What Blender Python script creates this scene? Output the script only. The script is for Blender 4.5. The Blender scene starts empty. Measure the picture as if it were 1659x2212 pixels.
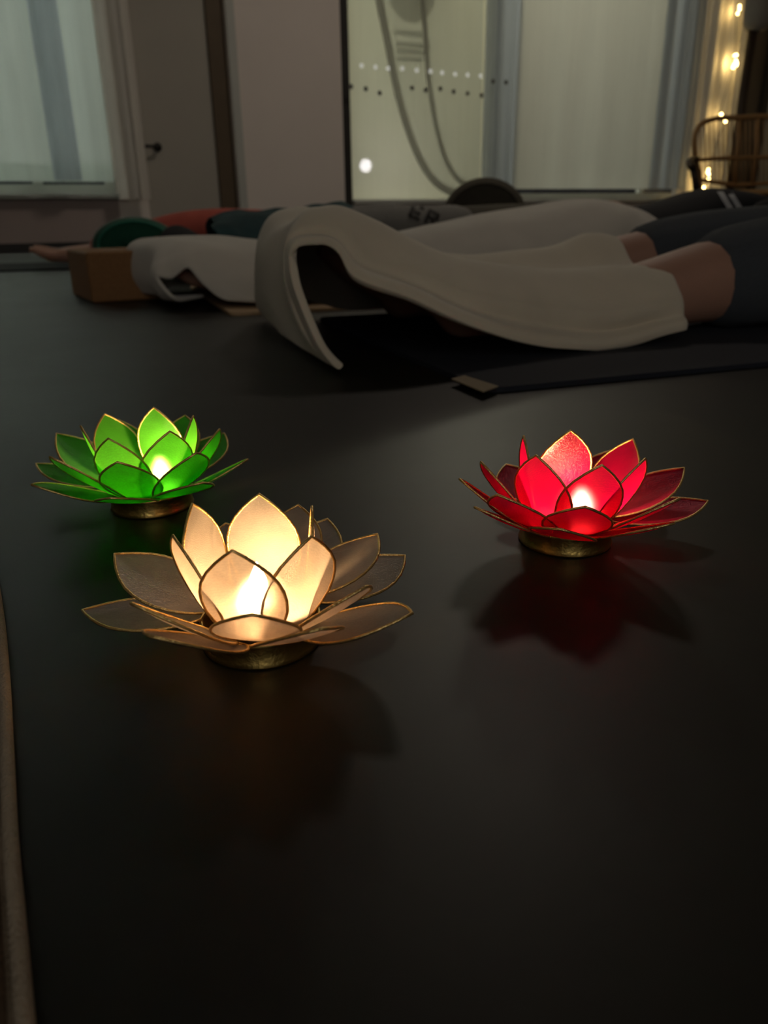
import bpy, bmesh, math, random
from mathutils import Vector, Matrix, noise
from mathutils.bvhtree import BVHTree

random.seed(7)
scene = bpy.context.scene
COL = scene.collection

# ------------------------------------------------------------------ camera
FPX, IW, IH, CH = 1641.0, 1659.0, 2212.0, 0.165
TH, RHO = math.atan(641 / FPX), math.radians(.83)
CF = Vector((0, math.cos(TH), -math.sin(TH)))
CU = Vector((0, math.sin(TH), math.cos(TH)))
CX = Vector((1, 0, 0))
CR_ = CX * math.cos(RHO) - CU * math.sin(RHO)
CU_ = CU * math.cos(RHO) + CX * math.sin(RHO)
CC = Vector((0, 0, CH))
cam_d = bpy.data.cameras.new('camera')
cam = bpy.data.objects.new('camera', cam_d)
COL.objects.link(cam)
cam_d.sensor_fit = 'VERTICAL'
cam_d.sensor_height = 36.0
cam_d.lens = 36.0 * FPX / IH
cam_d.clip_start = .01
m = Matrix((CR_, CU_, -CF)).transposed().to_4x4()
m.translation = CC
cam.matrix_world = m
cam_d.dof.use_dof = True
cam_d.dof.focus_distance = .345
cam_d.dof.aperture_fstop = 12.5
scene.camera = cam

# ------------------------------------------------------------------ world, exposure
world = bpy.data.worlds.new('world')
scene.world = world
world.use_nodes = True
bg = world.node_tree.nodes['Background']
bg.inputs[0].default_value = (.06, .08, .12, 1)
bg.inputs[1].default_value = .05
vs = scene.view_settings
vs.view_transform = 'Standard'
vs.look = 'None'
vs.exposure = 0
vs.gamma = 1
vs.use_curve_mapping = False
scene.cycles.use_denoising = True
scene.cycles.max_bounces = 7
scene.cycles.transparent_max_bounces = 12
scene.cycles.sample_clamp_indirect = 4


def area(name, loc, target, sx, sy, power, col):
    l = bpy.data.lights.new(name, 'AREA')
    l.shape = 'RECTANGLE'
    l.size, l.size_y = sx, sy
    l.energy = power
    l.color = col
    o = bpy.data.objects.new(name, l)
    COL.objects.link(o)
    o.location = loc
    o.rotation_euler = (Vector(target) - Vector(loc)).to_track_quat('-Z', 'Y').to_euler()
    return o


# key light set by the floor shadows, through a transom added for it
area('key_light', (.93, 7.5, 2.40), (0.15, .8, 0), .44, .30, 12.5, (1, .97, .74))
# added overhead fill light, its lamp out of view
area('ceiling_fill_light', (.6, 3.6, 2.62), (.6, 3.6, 0), .5, .5, 11, (1, .86, .72))
# added soft fill from behind the camera, through an opening made for it
area('rear_fill_light', (.4, -2.2, 1.35), (.4, 1, .9), 1.3, 1.9, 10.5, (1, .97, .9))


# ------------------------------------------------------------------ pixel helpers
def ray(x, y):
    return CF + CR_ * ((x - IW / 2) / FPX) - CU_ * ((y - IH / 2) / FPX)


def atz(x, y, z=0.0):
    d = ray(x, y)
    return CC + d * ((z - CH) / d.z)


def atY(x, y, Y):
    d = ray(x, y)
    return CC + d * (Y / d.y)


def topx(p):
    v = Vector(p) - CC
    w = v.dot(CF)
    return IW / 2 + FPX * v.dot(CR_) / w, IH / 2 - FPX * v.dot(CU_) / w


# rows of mats: u runs from feet to head, v across to the back
MO = Vector((.102, .735, 0))
EU = Vector((.941, .339, 0)).normalized()
EV = Vector((-EU.y, EU.x, 0))


def mat_w(u, v, z):
    return MO + EU * u + EV * v + Vector((0, 0, z))


def matv(x, y, v):
    d = ray(x, y)
    t = (MO + EV * v - CC).dot(EV) / d.dot(EV)
    return CC + d * t


# back wall: s along the wall, t away from the room, z up
WA = math.radians(25)
WM = Matrix.Translation((0, 5.5, 0)) @ Matrix.Rotation(WA, 4, 'Z')
WMI = WM.inverted()


def wall(x, y, t=0.0):
    """pixel -> (s, z) on the plane t of the back wall"""
    d = WMI.to_3x3() @ ray(x, y)
    c = WMI @ CC
    k = (t - c.y) / d.y
    p = c + d * k
    return p.x, p.z


def ws(x, y=250, t=0.0):
    return wall(x, y, t)[0]


# ------------------------------------------------------------------ object helpers
def tag(o, label, cat, group=None, kind=None):
    if label:
        o['label'] = label
    if cat:
        o['category'] = cat
    if group:
        o['group'] = group
    if kind:
        o['kind'] = kind
    return o


def empty(name, loc=(0, 0, 0), rz=0.0):
    o = bpy.data.objects.new(name, None)
    o.empty_display_size = .05
    COL.objects.link(o)
    o.location = loc
    o.rotation_euler = (0, 0, rz)
    return o


def link(name, me, mat=None, parent=None, smooth=True):
    o = bpy.data.objects.new(name, me)
    COL.objects.link(o)
    if mat:
        me.materials.clear()
        me.materials.append(mat)
    if smooth:
        for p in me.polygons:
            p.use_smooth = True
    if parent:
        o.parent = parent
    return o


def mesh(name, verts, faces, mat=None, parent=None, smooth=True):
    me = bpy.data.meshes.new(name)
    me.from_pydata([tuple(v) for v in verts], [], faces)
    bm = bmesh.new()
    bm.from_mesh(me)
    bmesh.ops.recalc_face_normals(bm, faces=bm.faces)
    bm.to_mesh(me)
    bm.free()
    return link(name, me, mat, parent, smooth)


def box(name, lo, hi, mat=None, parent=None, bevel=0.0, seg=2):
    bm = bmesh.new()
    bmesh.ops.create_cube(bm, size=1)
    lo, hi = Vector(lo), Vector(hi)
    for v in bm.verts:
        v.co = Vector((lo[i] + (v.co[i] + .5) * (hi[i] - lo[i]) for i in range(3)))
    if bevel:
        bmesh.ops.bevel(bm, geom=bm.edges[:], offset=bevel, segments=seg, affect='EDGES', profile=.5)
    me = bpy.data.meshes.new(name)
    bm.to_mesh(me)
    bm.free()
    return link(name, me, mat, parent, False)


def wbox(name, lo, hi, mat=None, parent=None, bevel=0.0):
    """box in the back wall's frame"""
    o = box(name, lo, hi, mat, parent, bevel)
    if parent is None:
        o.matrix_world = WM
    return o


def tube_geo(pts, r, n=8, closed=False, flat=1.0):
    pts = [Vector(p) for p in pts]
    N = len(pts)
    V, F = [], []
    up = None
    for i, p in enumerate(pts):
        a = pts[(i - 1) % N] if (closed or i > 0) else p
        b = pts[(i + 1) % N] if (closed or i < N - 1) else p
        t = (b - a)
        t = t.normalized() if t.length > 1e-9 else Vector((0, 0, 1))
        if up is None:
            up = Vector((0, 0, 1)) if abs(t.z) < .9 else Vector((1, 0, 0))
        s = t.cross(up).normalized()
        up = s.cross(t).normalized()
        rr = r[i] if isinstance(r, (list, tuple)) else r
        for k in range(n):
            an = 2 * math.pi * k / n
            V.append(p + s * (math.cos(an) * rr) + up * (math.sin(an) * rr * flat))
    for i in range(N if closed else N - 1):
        for k in range(n):
            a0 = i * n
            b0 = ((i + 1) % N) * n
            F.append((a0 + k, a0 + (k + 1) % n, b0 + (k + 1) % n, b0 + k))
    if not closed:
        F.append(tuple(range(n))[::-1])
        F.append(tuple((N - 1) * n + k for k in range(n)))
    return V, F


def tube(name, pts, r, mat, parent=None, n=8, closed=False, flat=1.0):
    V, F = tube_geo(pts, r, n, closed, flat)
    return mesh(name, V, F, mat, parent)


def lathe(name, prof, mat, parent=None, n=40, loc=(0, 0, 0)):
    V, F = [], []
    for (r, z) in prof:
        for k in range(n):
            a = 2 * math.pi * k / n
            V.append((loc[0] + r * math.cos(a), loc[1] + r * math.sin(a), loc[2] + z))
    for i in range(len(prof) - 1):
        for k in range(n):
            F.append((i * n + k, i * n + (k + 1) % n, (i + 1) * n + (k + 1) % n, (i + 1) * n + k))
    return mesh(name, V, F, mat, parent)


def cr(p0, p1, p2, p3, t):
    return .5 * ((2 * p1) + (p2 - p0) * t + (2 * p0 - 5 * p1 + 4 * p2 - p3) * t * t + (3 * p1 - p0 - 3 * p2 + p3) * t ** 3)


def spline(pts, sub):
    pts = [Vector(p) if not isinstance(p, (int, float)) else p for p in pts]
    out = []
    n = len(pts)
    for i in range(n - 1):
        p0 = pts[i - 1] if i > 0 else 2 * pts[0] - pts[1]
        p3 = pts[i + 2] if i + 2 < n else 2 * pts[-1] - pts[-2]
        for k in range(sub):
            out.append(cr(p0, pts[i], pts[i + 1], p3, k / sub))
    out.append(pts[-1])
    return out


def patch(name, grid, mat, parent=None, sub=7, thick=.008, wr=.003, seed=0, minz=.004, freq=9, folds=0.0, fdir=(1, .6)):
    rows = [spline(r, sub) for r in grid]
    cols = list(zip(*rows))
    full = [spline(c, sub) for c in cols]            # full[j][i]
    J, I = len(full), len(full[0])
    V = []
    for j in range(J):
        for i in range(I):
            p = full[j][i].copy()
            q = p * freq + Vector((seed, seed * .7, 0))
            d = Vector((noise.noise(q), noise.noise(q + Vector((9, 3, 1))), noise.noise(q + Vector((2, 7, 5)))))
            q2 = p * freq * 3.1 + Vector((seed, 0, 5))
            d += .35 * Vector((noise.noise(q2), noise.noise(q2 + Vector((9, 3, 1))), noise.noise(q2 + Vector((2, 7, 5)))))
            p += d * wr
            if folds:
                w_ = (p - MO).dot(EU) * fdir[0] + (p - MO).dot(EV) * fdir[1]
                w_ += .12 * noise.noise(p * 3.0 + Vector((seed, 0, 0)))
                k_ = math.sin(w_ * 26) * .6 + math.sin(w_ * 11 + 1.3) * .8
                p.z += folds * k_ * max(0, noise.noise(p * 2.2 + Vector((0, seed, 0))) + .45)
            p.z = max(p.z, minz)
            V.append(p)
    F = [(j * I + i, j * I + i + 1, (j + 1) * I + i + 1, (j + 1) * I + i) for j in range(J - 1) for i in range(I - 1)]
    o = mesh(name, V, F, mat, parent)
    if thick:
        s = o.modifiers.new('thick', 'SOLIDIFY')
        s.thickness = thick
        s.offset = 0
        ss = o.modifiers.new('round', 'SUBSURF')
        ss.levels = ss.render_levels = 1
    return o


# ------------------------------------------------------------------ materials
def nt(name):
    mt = bpy.data.materials.new(name)
    mt.use_nodes = True
    t = mt.node_tree
    return mt, t, t.nodes, t.links


def principled(name, col, rough=.6, var=.25, scale=20, bump=0.0, bscale=200, metal=0.0, spec=.4, sss=0.0, sheen=0.0, stretch=None):
    mt, t, N, L = nt(name)
    b = N['Principled BSDF']
    tc = N.new('ShaderNodeTexCoord')
    mp = N.new('ShaderNodeMapping')
    if stretch:
        mp.inputs['Scale'].default_value = stretch
    L.new(tc.outputs['Object'], mp.inputs[0])
    nz = N.new('ShaderNodeTexNoise')
    nz.inputs['Scale'].default_value = scale
    nz.inputs['Detail'].default_value = 6
    L.new(mp.outputs[0], nz.inputs['Vector'])
    mx = N.new('ShaderNodeMix')
    mx.data_type = 'RGBA'
    mx.inputs['A'].default_value = (*[c * (1 - var) for c in col], 1)
    mx.inputs['B'].default_value = (*[min(1, c * (1 + var)) for c in col], 1)
    L.new(nz.outputs['Fac'], mx.inputs['Factor'])
    L.new(mx.outputs['Result'], b.inputs['Base Color'])
    b.inputs['Roughness'].default_value = rough
    b.inputs['Metallic'].default_value = metal
    b.inputs['Specular IOR Level'].default_value = spec
    if sheen:
        b.inputs['Sheen Weight'].default_value = sheen
    if sss:
        b.inputs['Subsurface Weight'].default_value = sss
        b.inputs['Subsurface Radius'].default_value = (.01, .005, .003)
        b.inputs['Subsurface Scale'].default_value = .5
    if bump:
        n2 = N.new('ShaderNodeTexNoise')
        n2.inputs['Scale'].default_value = bscale
        L.new(mp.outputs[0], n2.inputs['Vector'])
        bp = N.new('ShaderNodeBump')
        bp.inputs['Strength'].default_value = bump
        bp.inputs['Distance'].default_value = .002
        L.new(n2.outputs['Fac'], bp.inputs['Height'])
        L.new(bp.outputs[0], b.inputs['Normal'])
    return mt


def emit(name, col, s):
    mt, t, N, L = nt(name)
    N.remove(N['Principled BSDF'])
    e = N.new('ShaderNodeEmission')
    e.inputs[0].default_value = (*col, 1)
    e.inputs[1].default_value = s
    L.new(e.outputs[0], N['Material Output'].inputs[0])
    return mt


def sheer(name, col, transp=.15, trans=.6, diff=.3):
    """thin cloth: lets light through, partly clear"""
    mt, t, N, L = nt(name)
    N.remove(N['Principled BSDF'])
    tc = N.new('ShaderNodeTexCoord')
    mp = N.new('ShaderNodeMapping')
    mp.inputs['Scale'].default_value = (60, 60, 2)
    L.new(tc.outputs['Object'], mp.inputs[0])
    nz = N.new('ShaderNodeTexNoise')
    nz.inputs['Scale'].default_value = 1
    L.new(mp.outputs[0], nz.inputs['Vector'])
    mx = N.new('ShaderNodeMix')
    mx.data_type = 'RGBA'
    mx.inputs['A'].default_value = (*[c * .88 for c in col], 1)
    mx.inputs['B'].default_value = (*col, 1)
    L.new(nz.outputs['Fac'], mx.inputs['Factor'])
    tl = N.new('ShaderNodeBsdfTranslucent')
    df = N.new('ShaderNodeBsdfDiffuse')
    tp = N.new('ShaderNodeBsdfTransparent')
    L.new(mx.outputs['Result'], tl.inputs[0])
    L.new(mx.outputs['Result'], df.inputs[0])
    m1 = N.new('ShaderNodeMixShader')
    m1.inputs[0].default_value = trans / (trans + diff)
    L.new(df.outputs[0], m1.inputs[1])
    L.new(tl.outputs[0], m1.inputs[2])
    m2 = N.new('ShaderNodeMixShader')
    m2.inputs[0].default_value = transp
    L.new(m1.outputs[0], m2.inputs[1])
    L.new(tp.outputs[0], m2.inputs[2])
    L.new(m2.outputs[0], N['Material Output'].inputs[0])
    return mt


def capiz(name, col, gloss_col, clear):
    """polished shell sheet: scatters light through, a little clear, glossy"""
    mt, t, N, L = nt(name)
    N.remove(N['Principled BSDF'])
    tc = N.new('ShaderNodeTexCoord')
    oi = N.new('ShaderNodeObjectInfo')
    add = N.new('ShaderNodeVectorMath')
    add.operation = 'ADD'
    L.new(tc.outputs['Object'], add.inputs[0])
    L.new(oi.outputs['Random'], add.inputs[1])
    mp = N.new('ShaderNodeMapping')
    mp.inputs['Scale'].default_value = (1, 1, 1)
    L.new(add.outputs[0], mp.inputs[0])
    n1 = N.new('ShaderNodeTexNoise')
    n1.inputs['Scale'].default_value = 55
    n1.inputs['Detail'].default_value = 5
    n1.inputs['Distortion'].default_value = 1.2
    L.new(mp.outputs[0], n1.inputs['Vector'])
    wv = N.new('ShaderNodeTexWave')
    wv.wave_type = 'RINGS'
    wv.inputs['Scale'].default_value = 420
    wv.inputs['Distortion'].default_value = 9
    wv.inputs['Detail'].default_value = 3
    wv.inputs['Detail Scale'].default_value = 1.5
    L.new(mp.outputs[0], wv.inputs['Vector'])
    mx = N.new('ShaderNodeMix')
    mx.data_type = 'RGBA'
    mx.inputs['A'].default_value = (*[c * .66 for c in col], 1)
    mx.inputs['B'].default_value = (*[min(1, c * 1.06) for c in col], 1)
    mm = N.new('ShaderNodeMath')
    mm.operation = 'MULTIPLY_ADD'
    mm.inputs[1].default_value = .38
    L.new(wv.outputs['Fac'], mm.inputs[0])
    mm2 = N.new('ShaderNodeMath')
    mm2.operation = 'MULTIPLY_ADD'
    mm2.inputs[1].default_value = 1.5
    mm2.inputs[2].default_value = -.45
    L.new(n1.outputs['Fac'], mm2.inputs[0])
    L.new(mm2.outputs[0], mm.inputs[2])
    mm.use_clamp = True
    L.new(mm.outputs[0], mx.inputs['Factor'])
    tl = N.new('ShaderNodeBsdfTranslucent')
    df = N.new('ShaderNodeBsdfDiffuse')
    rf = N.new('ShaderNodeBsdfRefraction')
    rf.inputs['IOR'].default_value = 1.28
    rf.inputs['Roughness'].default_value = .5
    tp = N.new('ShaderNodeBsdfTransparent')
    gl = N.new('ShaderNodeBsdfGlossy')
    gl.inputs['Roughness'].default_value = .3
    gl.inputs[0].default_value = (*gloss_col, 1)
    for s in (tl, df):
        L.new(mx.outputs['Result'], s.inputs[0])
    rf.inputs[0].default_value = (*[c * .8 + .12 for c in col], 1)
    tp.inputs[0].default_value = (*[c * .75 + .2 for c in col], 1)
    bp = N.new('ShaderNodeBump')
    bp.inputs['Strength'].default_value = .35
    bp.inputs['Distance'].default_value = .0004
    L.new(wv.outputs['Fac'], bp.inputs['Height'])
    L.new(bp.outputs[0], gl.inputs['Normal'])

    def mix(a, b, f):
        k = N.new('ShaderNodeMixShader')
        k.inputs[0].default_value = f
        L.new(a.outputs[0], k.inputs[1])
        L.new(b.outputs[0], k.inputs[2])
        return k
    a = mix(tl, df, .34)
    a = mix(a, rf, .30)
    a = mix(a, tp, clear)
    lw = N.new('ShaderNodeLayerWeight')
    lw.inputs['Blend'].default_value = .25
    mr = N.new('ShaderNodeMapRange')
    mr.inputs['To Min'].default_value = .022
    mr.inputs['To Max'].default_value = .12
    L.new(lw.outputs['Fresnel'], mr.inputs['Value'])
    k = N.new('ShaderNodeMixShader')
    L.new(mr.outputs['Result'], k.inputs[0])
    L.new(a.outputs[0], k.inputs[1])
    L.new(gl.outputs[0], k.inputs[2])
    L.new(k.outputs[0], N['Material Output'].inputs[0])
    return mt


def floor_mat():
    mt, t, N, L = nt('floor_concrete')
    b = N['Principled BSDF']
    tc = N.new('ShaderNodeTexCoord')
    n1 = N.new('ShaderNodeTexNoise')
    n1.inputs['Scale'].default_value = 2.2
    n1.inputs['Detail'].default_value = 9
    n1.inputs['Roughness'].default_value = .65
    n2 = N.new('ShaderNodeTexNoise')
    n2.inputs['Scale'].default_value = 90
    n2.inputs['Detail'].default_value = 4
    for n in (n1, n2):
        L.new(tc.outputs['Object'], n.inputs['Vector'])
    mx = N.new('ShaderNodeMix')
    mx.data_type = 'RGBA'
    mx.inputs['A'].default_value = (.009, .0078, .0055, 1)
    mx.inputs['B'].default_value = (.019, .0175, .0125, 1)
    L.new(n1.outputs['Fac'], mx.inputs['Factor'])
    m2 = N.new('ShaderNodeMix')
    m2.data_type = 'RGBA'
    m2.blend_type = 'MULTIPLY'
    m2.inputs['Factor'].default_value = .35
    L.new(mx.outputs['Result'], m2.inputs['A'])
    L.new(n2.outputs['Color'], m2.inputs['B'])
    L.new(m2.outputs['Result'], b.inputs['Base Color'])
    mr = N.new('ShaderNodeMapRange')
    mr.inputs['To Min'].default_value = .38
    mr.inputs['To Max'].default_value = .54
    L.new(n1.outputs['Fac'], mr.inputs['Value'])
    L.new(mr.outputs['Result'], b.inputs['Roughness'])
    b.inputs['Specular IOR Level'].default_value = .29
    bp = N.new('ShaderNodeBump')
    bp.inputs['Strength'].default_value = .05
    bp.inputs['Distance'].default_value = .001
    L.new(n2.outputs['Fac'], bp.inputs['Height'])
    L.new(bp.outputs[0], b.inputs['Normal'])
    return mt


M = dict(
    floor=floor_mat(),
    wall=principled('wall_paint', (.84, .76, .70), .8, .05, 3, .1, 60),
    lowwall=principled('low_wall_paint', (.46, .38, .35), .8, .06, 3, .1, 60),
    ceil=principled('ceiling_paint', (.6, .57, .52), .9, .05, 3),
    dark=principled('dark_frame', (.035, .033, .03), .5, .2, 12),
    brown=principled('brown_trim', (.12, .085, .05), .6, .2, 12),
    door=principled('door_paint', (.46, .43, .37), .7, .06, 4),
    frame=principled('window_frame_paint', (.55, .56, .52), .6, .05, 8),
    brass=principled('brass', (.62, .42, .13), .32, .2, 60, .2, 300, metal=1.0),
    rim=principled('brass_wire', (.75, .50, .19), .4, .35, 400, .3, 900, metal=.9),
    alu=principled('aluminium_cup', (.85, .82, .76), .35, .05, 60, metal=.9),
    wick=principled('wick', (.02, .015, .01), .9),
    cream=principled('cream_fleece', (.66, .57, .44), .95, .10, 14, .5, 700, spec=.15, sheen=.3),
    white=principled('white_wool', (.60, .55, .48), .95, .10, 14, .5, 700, spec=.15, sheen=.25),
    navy=principled('navy_mat', (.012, .014, .022), .85, .2, 40, .4, 900),
    cork=principled('cork', (.26, .125, .045), .75, .35, 160, .3, 400),
    tanmat=principled('cork_mat', (.45, .30, .17), .8, .2, 120, .2, 400),
    tagm=principled('mat_tag', (.30, .235, .15), .8, .3, 160, .3, 500, stretch=(1, 6, 1)),
    skin=principled('skin', (.40, .215, .15), .55, .12, 18, .1, 300, sss=.1),
    hair=principled('hair', (.03, .018, .012), .6, .4, 90, stretch=(1, 1, 8)),
    shorts=principled('charcoal_jersey', (.060, .066, .076), .95, .35, 90, .4, 500, stretch=(2, 9, 9)),
    black=principled('black_jersey', (.010, .010, .012), .9, .3, 60, .3, 500),
    stripe=principled('white_stripe', (.42, .42, .43), .8, .05, 60),
    greysweat=principled('grey_marl', (.20, .195, .18), .95, .2, 120, .4, 500),
    letters=principled('dark_print', (.02, .018, .016), .8, .1, 60),
    olive=principled('dark_olive_jersey', (.062, .055, .040), .95, .2, 60, .3, 500),
    green=principled('green_cotton', (.008, .085, .047), .85, .2, 50, .3, 500, sheen=.2),
    coral=principled('coral_cotton', (.42, .085, .06), .9, .3, 14, .3, 500),
    teal=principled('dark_teal_wool', (.012, .045, .05), .9, .5, 16, .6, 300),
    pink=principled('dusty_pink_cotton', (.17, .10, .095), .9, .2, 20, .4, 400),
    rattan=principled('rattan', (.34, .19, .075), .5, .25, 60, .2, 200),
    greyshade=principled('grey_lamp_fabric', (.30, .28, .25), .9, .1, 60),
    darkwood=principled('dark_wood', (.045, .028, .016), .55, .35, 14, stretch=(8, 8, 1)),
    corner=principled('brown_corner_wall', (.18, .145, .10), .8, .1, 4),
    rug=principled('woven_rug', (.20, .155, .11), .95, .55, 55, .9, 500, spec=.1),
    bind=principled('beige_binding', (.36, .29, .215), .95, .15, 90, .8, 900, spec=.1),
    seam=principled('brown_stitching', (.10, .062, .035), .95, .35, 300, .8, 800),
    petal_white=capiz('capiz_white', (.95, .83, .73), (1, .93, .85), .06),
    petal_green=capiz('capiz_green', (.15, .80, .05), (.5, 1, .45), .0),
    petal_red=capiz('capiz_red', (.78, .004, .10), (1, .30, .36), .0),
    curtain_l=sheer('sheer_cool', (.83, .88, .84), .12, .62, .3),
    curtain_r=sheer('sheer_warm', (.84, .83, .76), .12, .62, .3),
    curtain_b=sheer('sheer_blue_tint', (.62, .68, .76), .08, .5, .4),  # blue tint stands for less yellow light passing through doubled folds
    curtain_d=sheer('thick_white_cloth', (.80, .76, .70), .0, .25, .75),
    seamband=sheer('doubled_sheer_hem', (.66, .66, .62), .15, .6, .3),
    film=sheer('frosted_film', (.80, .78, .66), .22, .68, .15),
    dot_l=emit('pale_dot_glow', (1, .98, .85), .4),  # reflected glints as glowing colour; the dots are no lamps
    dot_d=principled('dark_sticker', (.16, .16, .155), .7),
    notice=sheer('grey_print', (.62, .62, .58), .15, .6, .3),
)
M['wax'] = principled('wax', (.93, .86, .74), .45, .03, 30, sss=.9)
M['wax'].node_tree.nodes['Principled BSDF'].inputs['Subsurface Radius'].default_value = (.012, .008, .004)
M['wax'].node_tree.nodes['Principled BSDF'].inputs['Subsurface Scale'].default_value = 1.0

# ------------------------------------------------------------------ room shell
S = dict(kind='structure')


def struct(o):
    o['kind'] = 'structure'
    return o


struct(mesh('floor', [(-4.6, -2.6, 0), (6, -2.6, 0), (6, 9, 0), (-4.6, 9, 0)], [(0, 1, 2, 3)], M['floor'], smooth=False))
struct(box('ceiling', (-4.6, -2.6, 2.7), (6, 9, 2.8), M['ceil']))
struct(box('wall_left', (-4.0, -1.6, 0), (-3.85, 4.2, 2.7), M['wall']))
struct(box('wall_front', (-4.0, -1.6, 0), (-.3, -1.5, 2.7), M['wall']))
struct(box('wall_front', (1.1, -1.6, 0), (4.4, -1.5, 2.7), M['wall']))
struct(box('wall_front', (-.3, -1.6, 2.3), (1.1, -1.5, 2.7), M['wall']))  # opening below is made for the added rear fill
WH = 2.7
struct(box('wall_right', (4.2, -1.5, 0), (4.35, 7.9, WH), M['wall']))

xl = ws(232)                # right jamb of left window
s_door0, s_door1 = ws(300), ws(463)
s_tr1 = ws(499)
s_p1 = ws(738, 300)
s_g0 = ws(757, 300)
s_g1 = ws(1606, 150)
zs = wall(50, 430)[1]       # sill height
# back wall pieces
struct(wbox('wall_back', (-4.4, 0, 0), (xl, .18, zs), M['lowwall']))
struct(wbox('wall_back', (-4.4, 0, 2.25), (xl, .18, WH), M['wall']))
struct(wbox('wall_back', (xl, 0, 0), (s_door0, .18, WH), M['wall']))
struct(wbox('wall_back', (s_door0, .12, 2.1), (s_door1, .2, WH), M['wall']))
struct(wbox('wall_back', (s_tr1, -.03, 0), (s_p1, .2, WH), M['wall']))
struct(wbox('wall_back', (s_g0, 0, 0), (s_g1, .18, .235), M['wall']))
struct(wbox('wall_back', (s_g0, 0, 2.4), (s_g1, .18, WH), M['wall']))
struct(wbox('wall_back', (s_g1, -.02, 0), (5.2, .18, WH), M['corner']))
# pale rounded corner strip on the pillar, dark reveals
struct(wbox('trim_1', (s_door1, .0, 0), (s_tr1, .05, WH), M['brown']))
struct(wbox('trim_2', (s_p1, -.01, 0), (s_g0, .06, WH), M['dark']))
struct(wbox('trim_3', (s_tr1, -.045, 0), (s_tr1 + .055, -.03, WH), M['frame'], bevel=.006))
struct(wbox('trim_4', (ws(1638, 200), -.07, 0), (ws(1648, 200), -.02, WH), M['dark']))
struct(wbox('trim_5', (ws(1649, 200), -.06, 0), (ws(1700, 200), -.02, WH), M['frame']))
# sill under left window
struct(wbox('trim_6', (-4.4, -.05, zs), (xl + .03, .1, zs + .028), M['frame'], bevel=.005))
struct(wbox('baseboard_back', (-4.4, -.015, 0), (s_door0, 0, .045), M['dark']))
struct(wbox('trim_7', (s_g0, -.05, .235), (s_g1, .06, .262), M['frame'], bevel=.005))

# door with lever handle
d1 = struct(wbox('door_1', (s_door0, .02, .01), (s_door1, .07, 2.1), M['door'], bevel=.004))
hs, hz = wall(340, 318, .02)
V, F = tube_geo([(hs, .02, hz), (hs, -.035, hz)], .012, 10)
mesh('handle_spindle', V, F, M['dark'], d1)
V, F = tube_geo([(hs, -.035, hz), (hs - .05, -.04, hz), (hs - .115, -.04, hz)], .009, 10)
mesh('handle_lever', V, F, M['dark'], d1)
lathe('handle_rose', [(0, -.002), (.024, -.002), (.024, .006), (0, .006)], M['dark'], d1).matrix_local = \
    Matrix.Translation((hs, .018, hz)) @ Matrix.Rotation(math.pi / 2, 4, 'X')


def glazed(name, s0, s1, z0, z1, mull, pane_mat, frame_mat, fw=.04):
    w = empty(name)
    w.matrix_world = WM
    w['kind'] = 'structure'
    xs = [s0] + mull + [s1]
    box('frame_rail', (s0, .06, z0), (s1, .11, z0 + fw), frame_mat, w)
    box('frame_rail', (s0, .06, z1 - fw), (s1, .11, z1), frame_mat, w)
    for k, x in enumerate(xs):
        a = x if k == 0 else x - fw / 2
        a = x - fw if k == len(xs) - 1 else a
        box('frame_stile', (a, .06, z0 + fw), (a + fw, .11, z1 - fw), frame_mat, w)
    for k in range(len(xs) - 1):
        box('pane', (xs[k] + fw / 2, .082, z0 + fw), (xs[k + 1] - fw / 2, .088, z1 - fw), pane_mat, w)
    return w


mtg, t_, N_, L_ = nt('window_glass')
N_.remove(N_['Principled BSDF'])
tp_ = N_.new('ShaderNodeBsdfTransparent')
gl_ = N_.new('ShaderNodeBsdfGlossy')
gl_.inputs['Roughness'].default_value = .02
mx_ = N_.new('ShaderNodeMixShader')
mx_.inputs[0].default_value = .06
L_.new(tp_.outputs[0], mx_.inputs[1])
L_.new(gl_.outputs[0], mx_.inputs[2])
L_.new(mx_.outputs[0], N_['Material Output'].inputs[0])
M['glass'] = mtg

s_mid = ws(1075, 250)
glazed('window_1', -4.4, xl, zs + .028, 2.25, [ws(60)], M['glass'], M['frame'], .05)
glazed('window_2', s_g0, s_mid, .235, 1.72, [], M['film'], M['frame'], .03)
glazed('window_3', s_mid, s_g1, .262, 2.4, [ws(1415, 250)], M['glass'], M['frame'], .04)
glazed('added_transom', s_g0, s_mid, 1.72, 2.4, [], M['glass'], M['frame'], .03)  # unseen transom, added to let the key light in


def wall_light(name, s0, s1, z0, z1, t, power, col):
    l = bpy.data.lights.new(name, 'AREA')
    l.shape = 'RECTANGLE'
    l.size, l.size_y = s1 - s0, z1 - z0
    l.energy = power
    l.color = col
    o = bpy.data.objects.new(name, l)
    COL.objects.link(o)
    o.matrix_world = WM @ Matrix.Translation(((s0 + s1) / 2, t, (z0 + z1) / 2)) @ Matrix.Rotation(math.pi / 2, 4, 'X') 
    return o


# street light outside the windows
wall_light('street_light', -3.6, xl, .3, 2.2, .75, 700, (.84, 1, .95))
wall_light('street_light', s_g0, s_mid, .3, 1.7, .75, 92, (1, .97, .78))
wall_light('street_light', s_mid, s_g1, .3, 2.3, .75, 58, (1, .99, .76))


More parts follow.
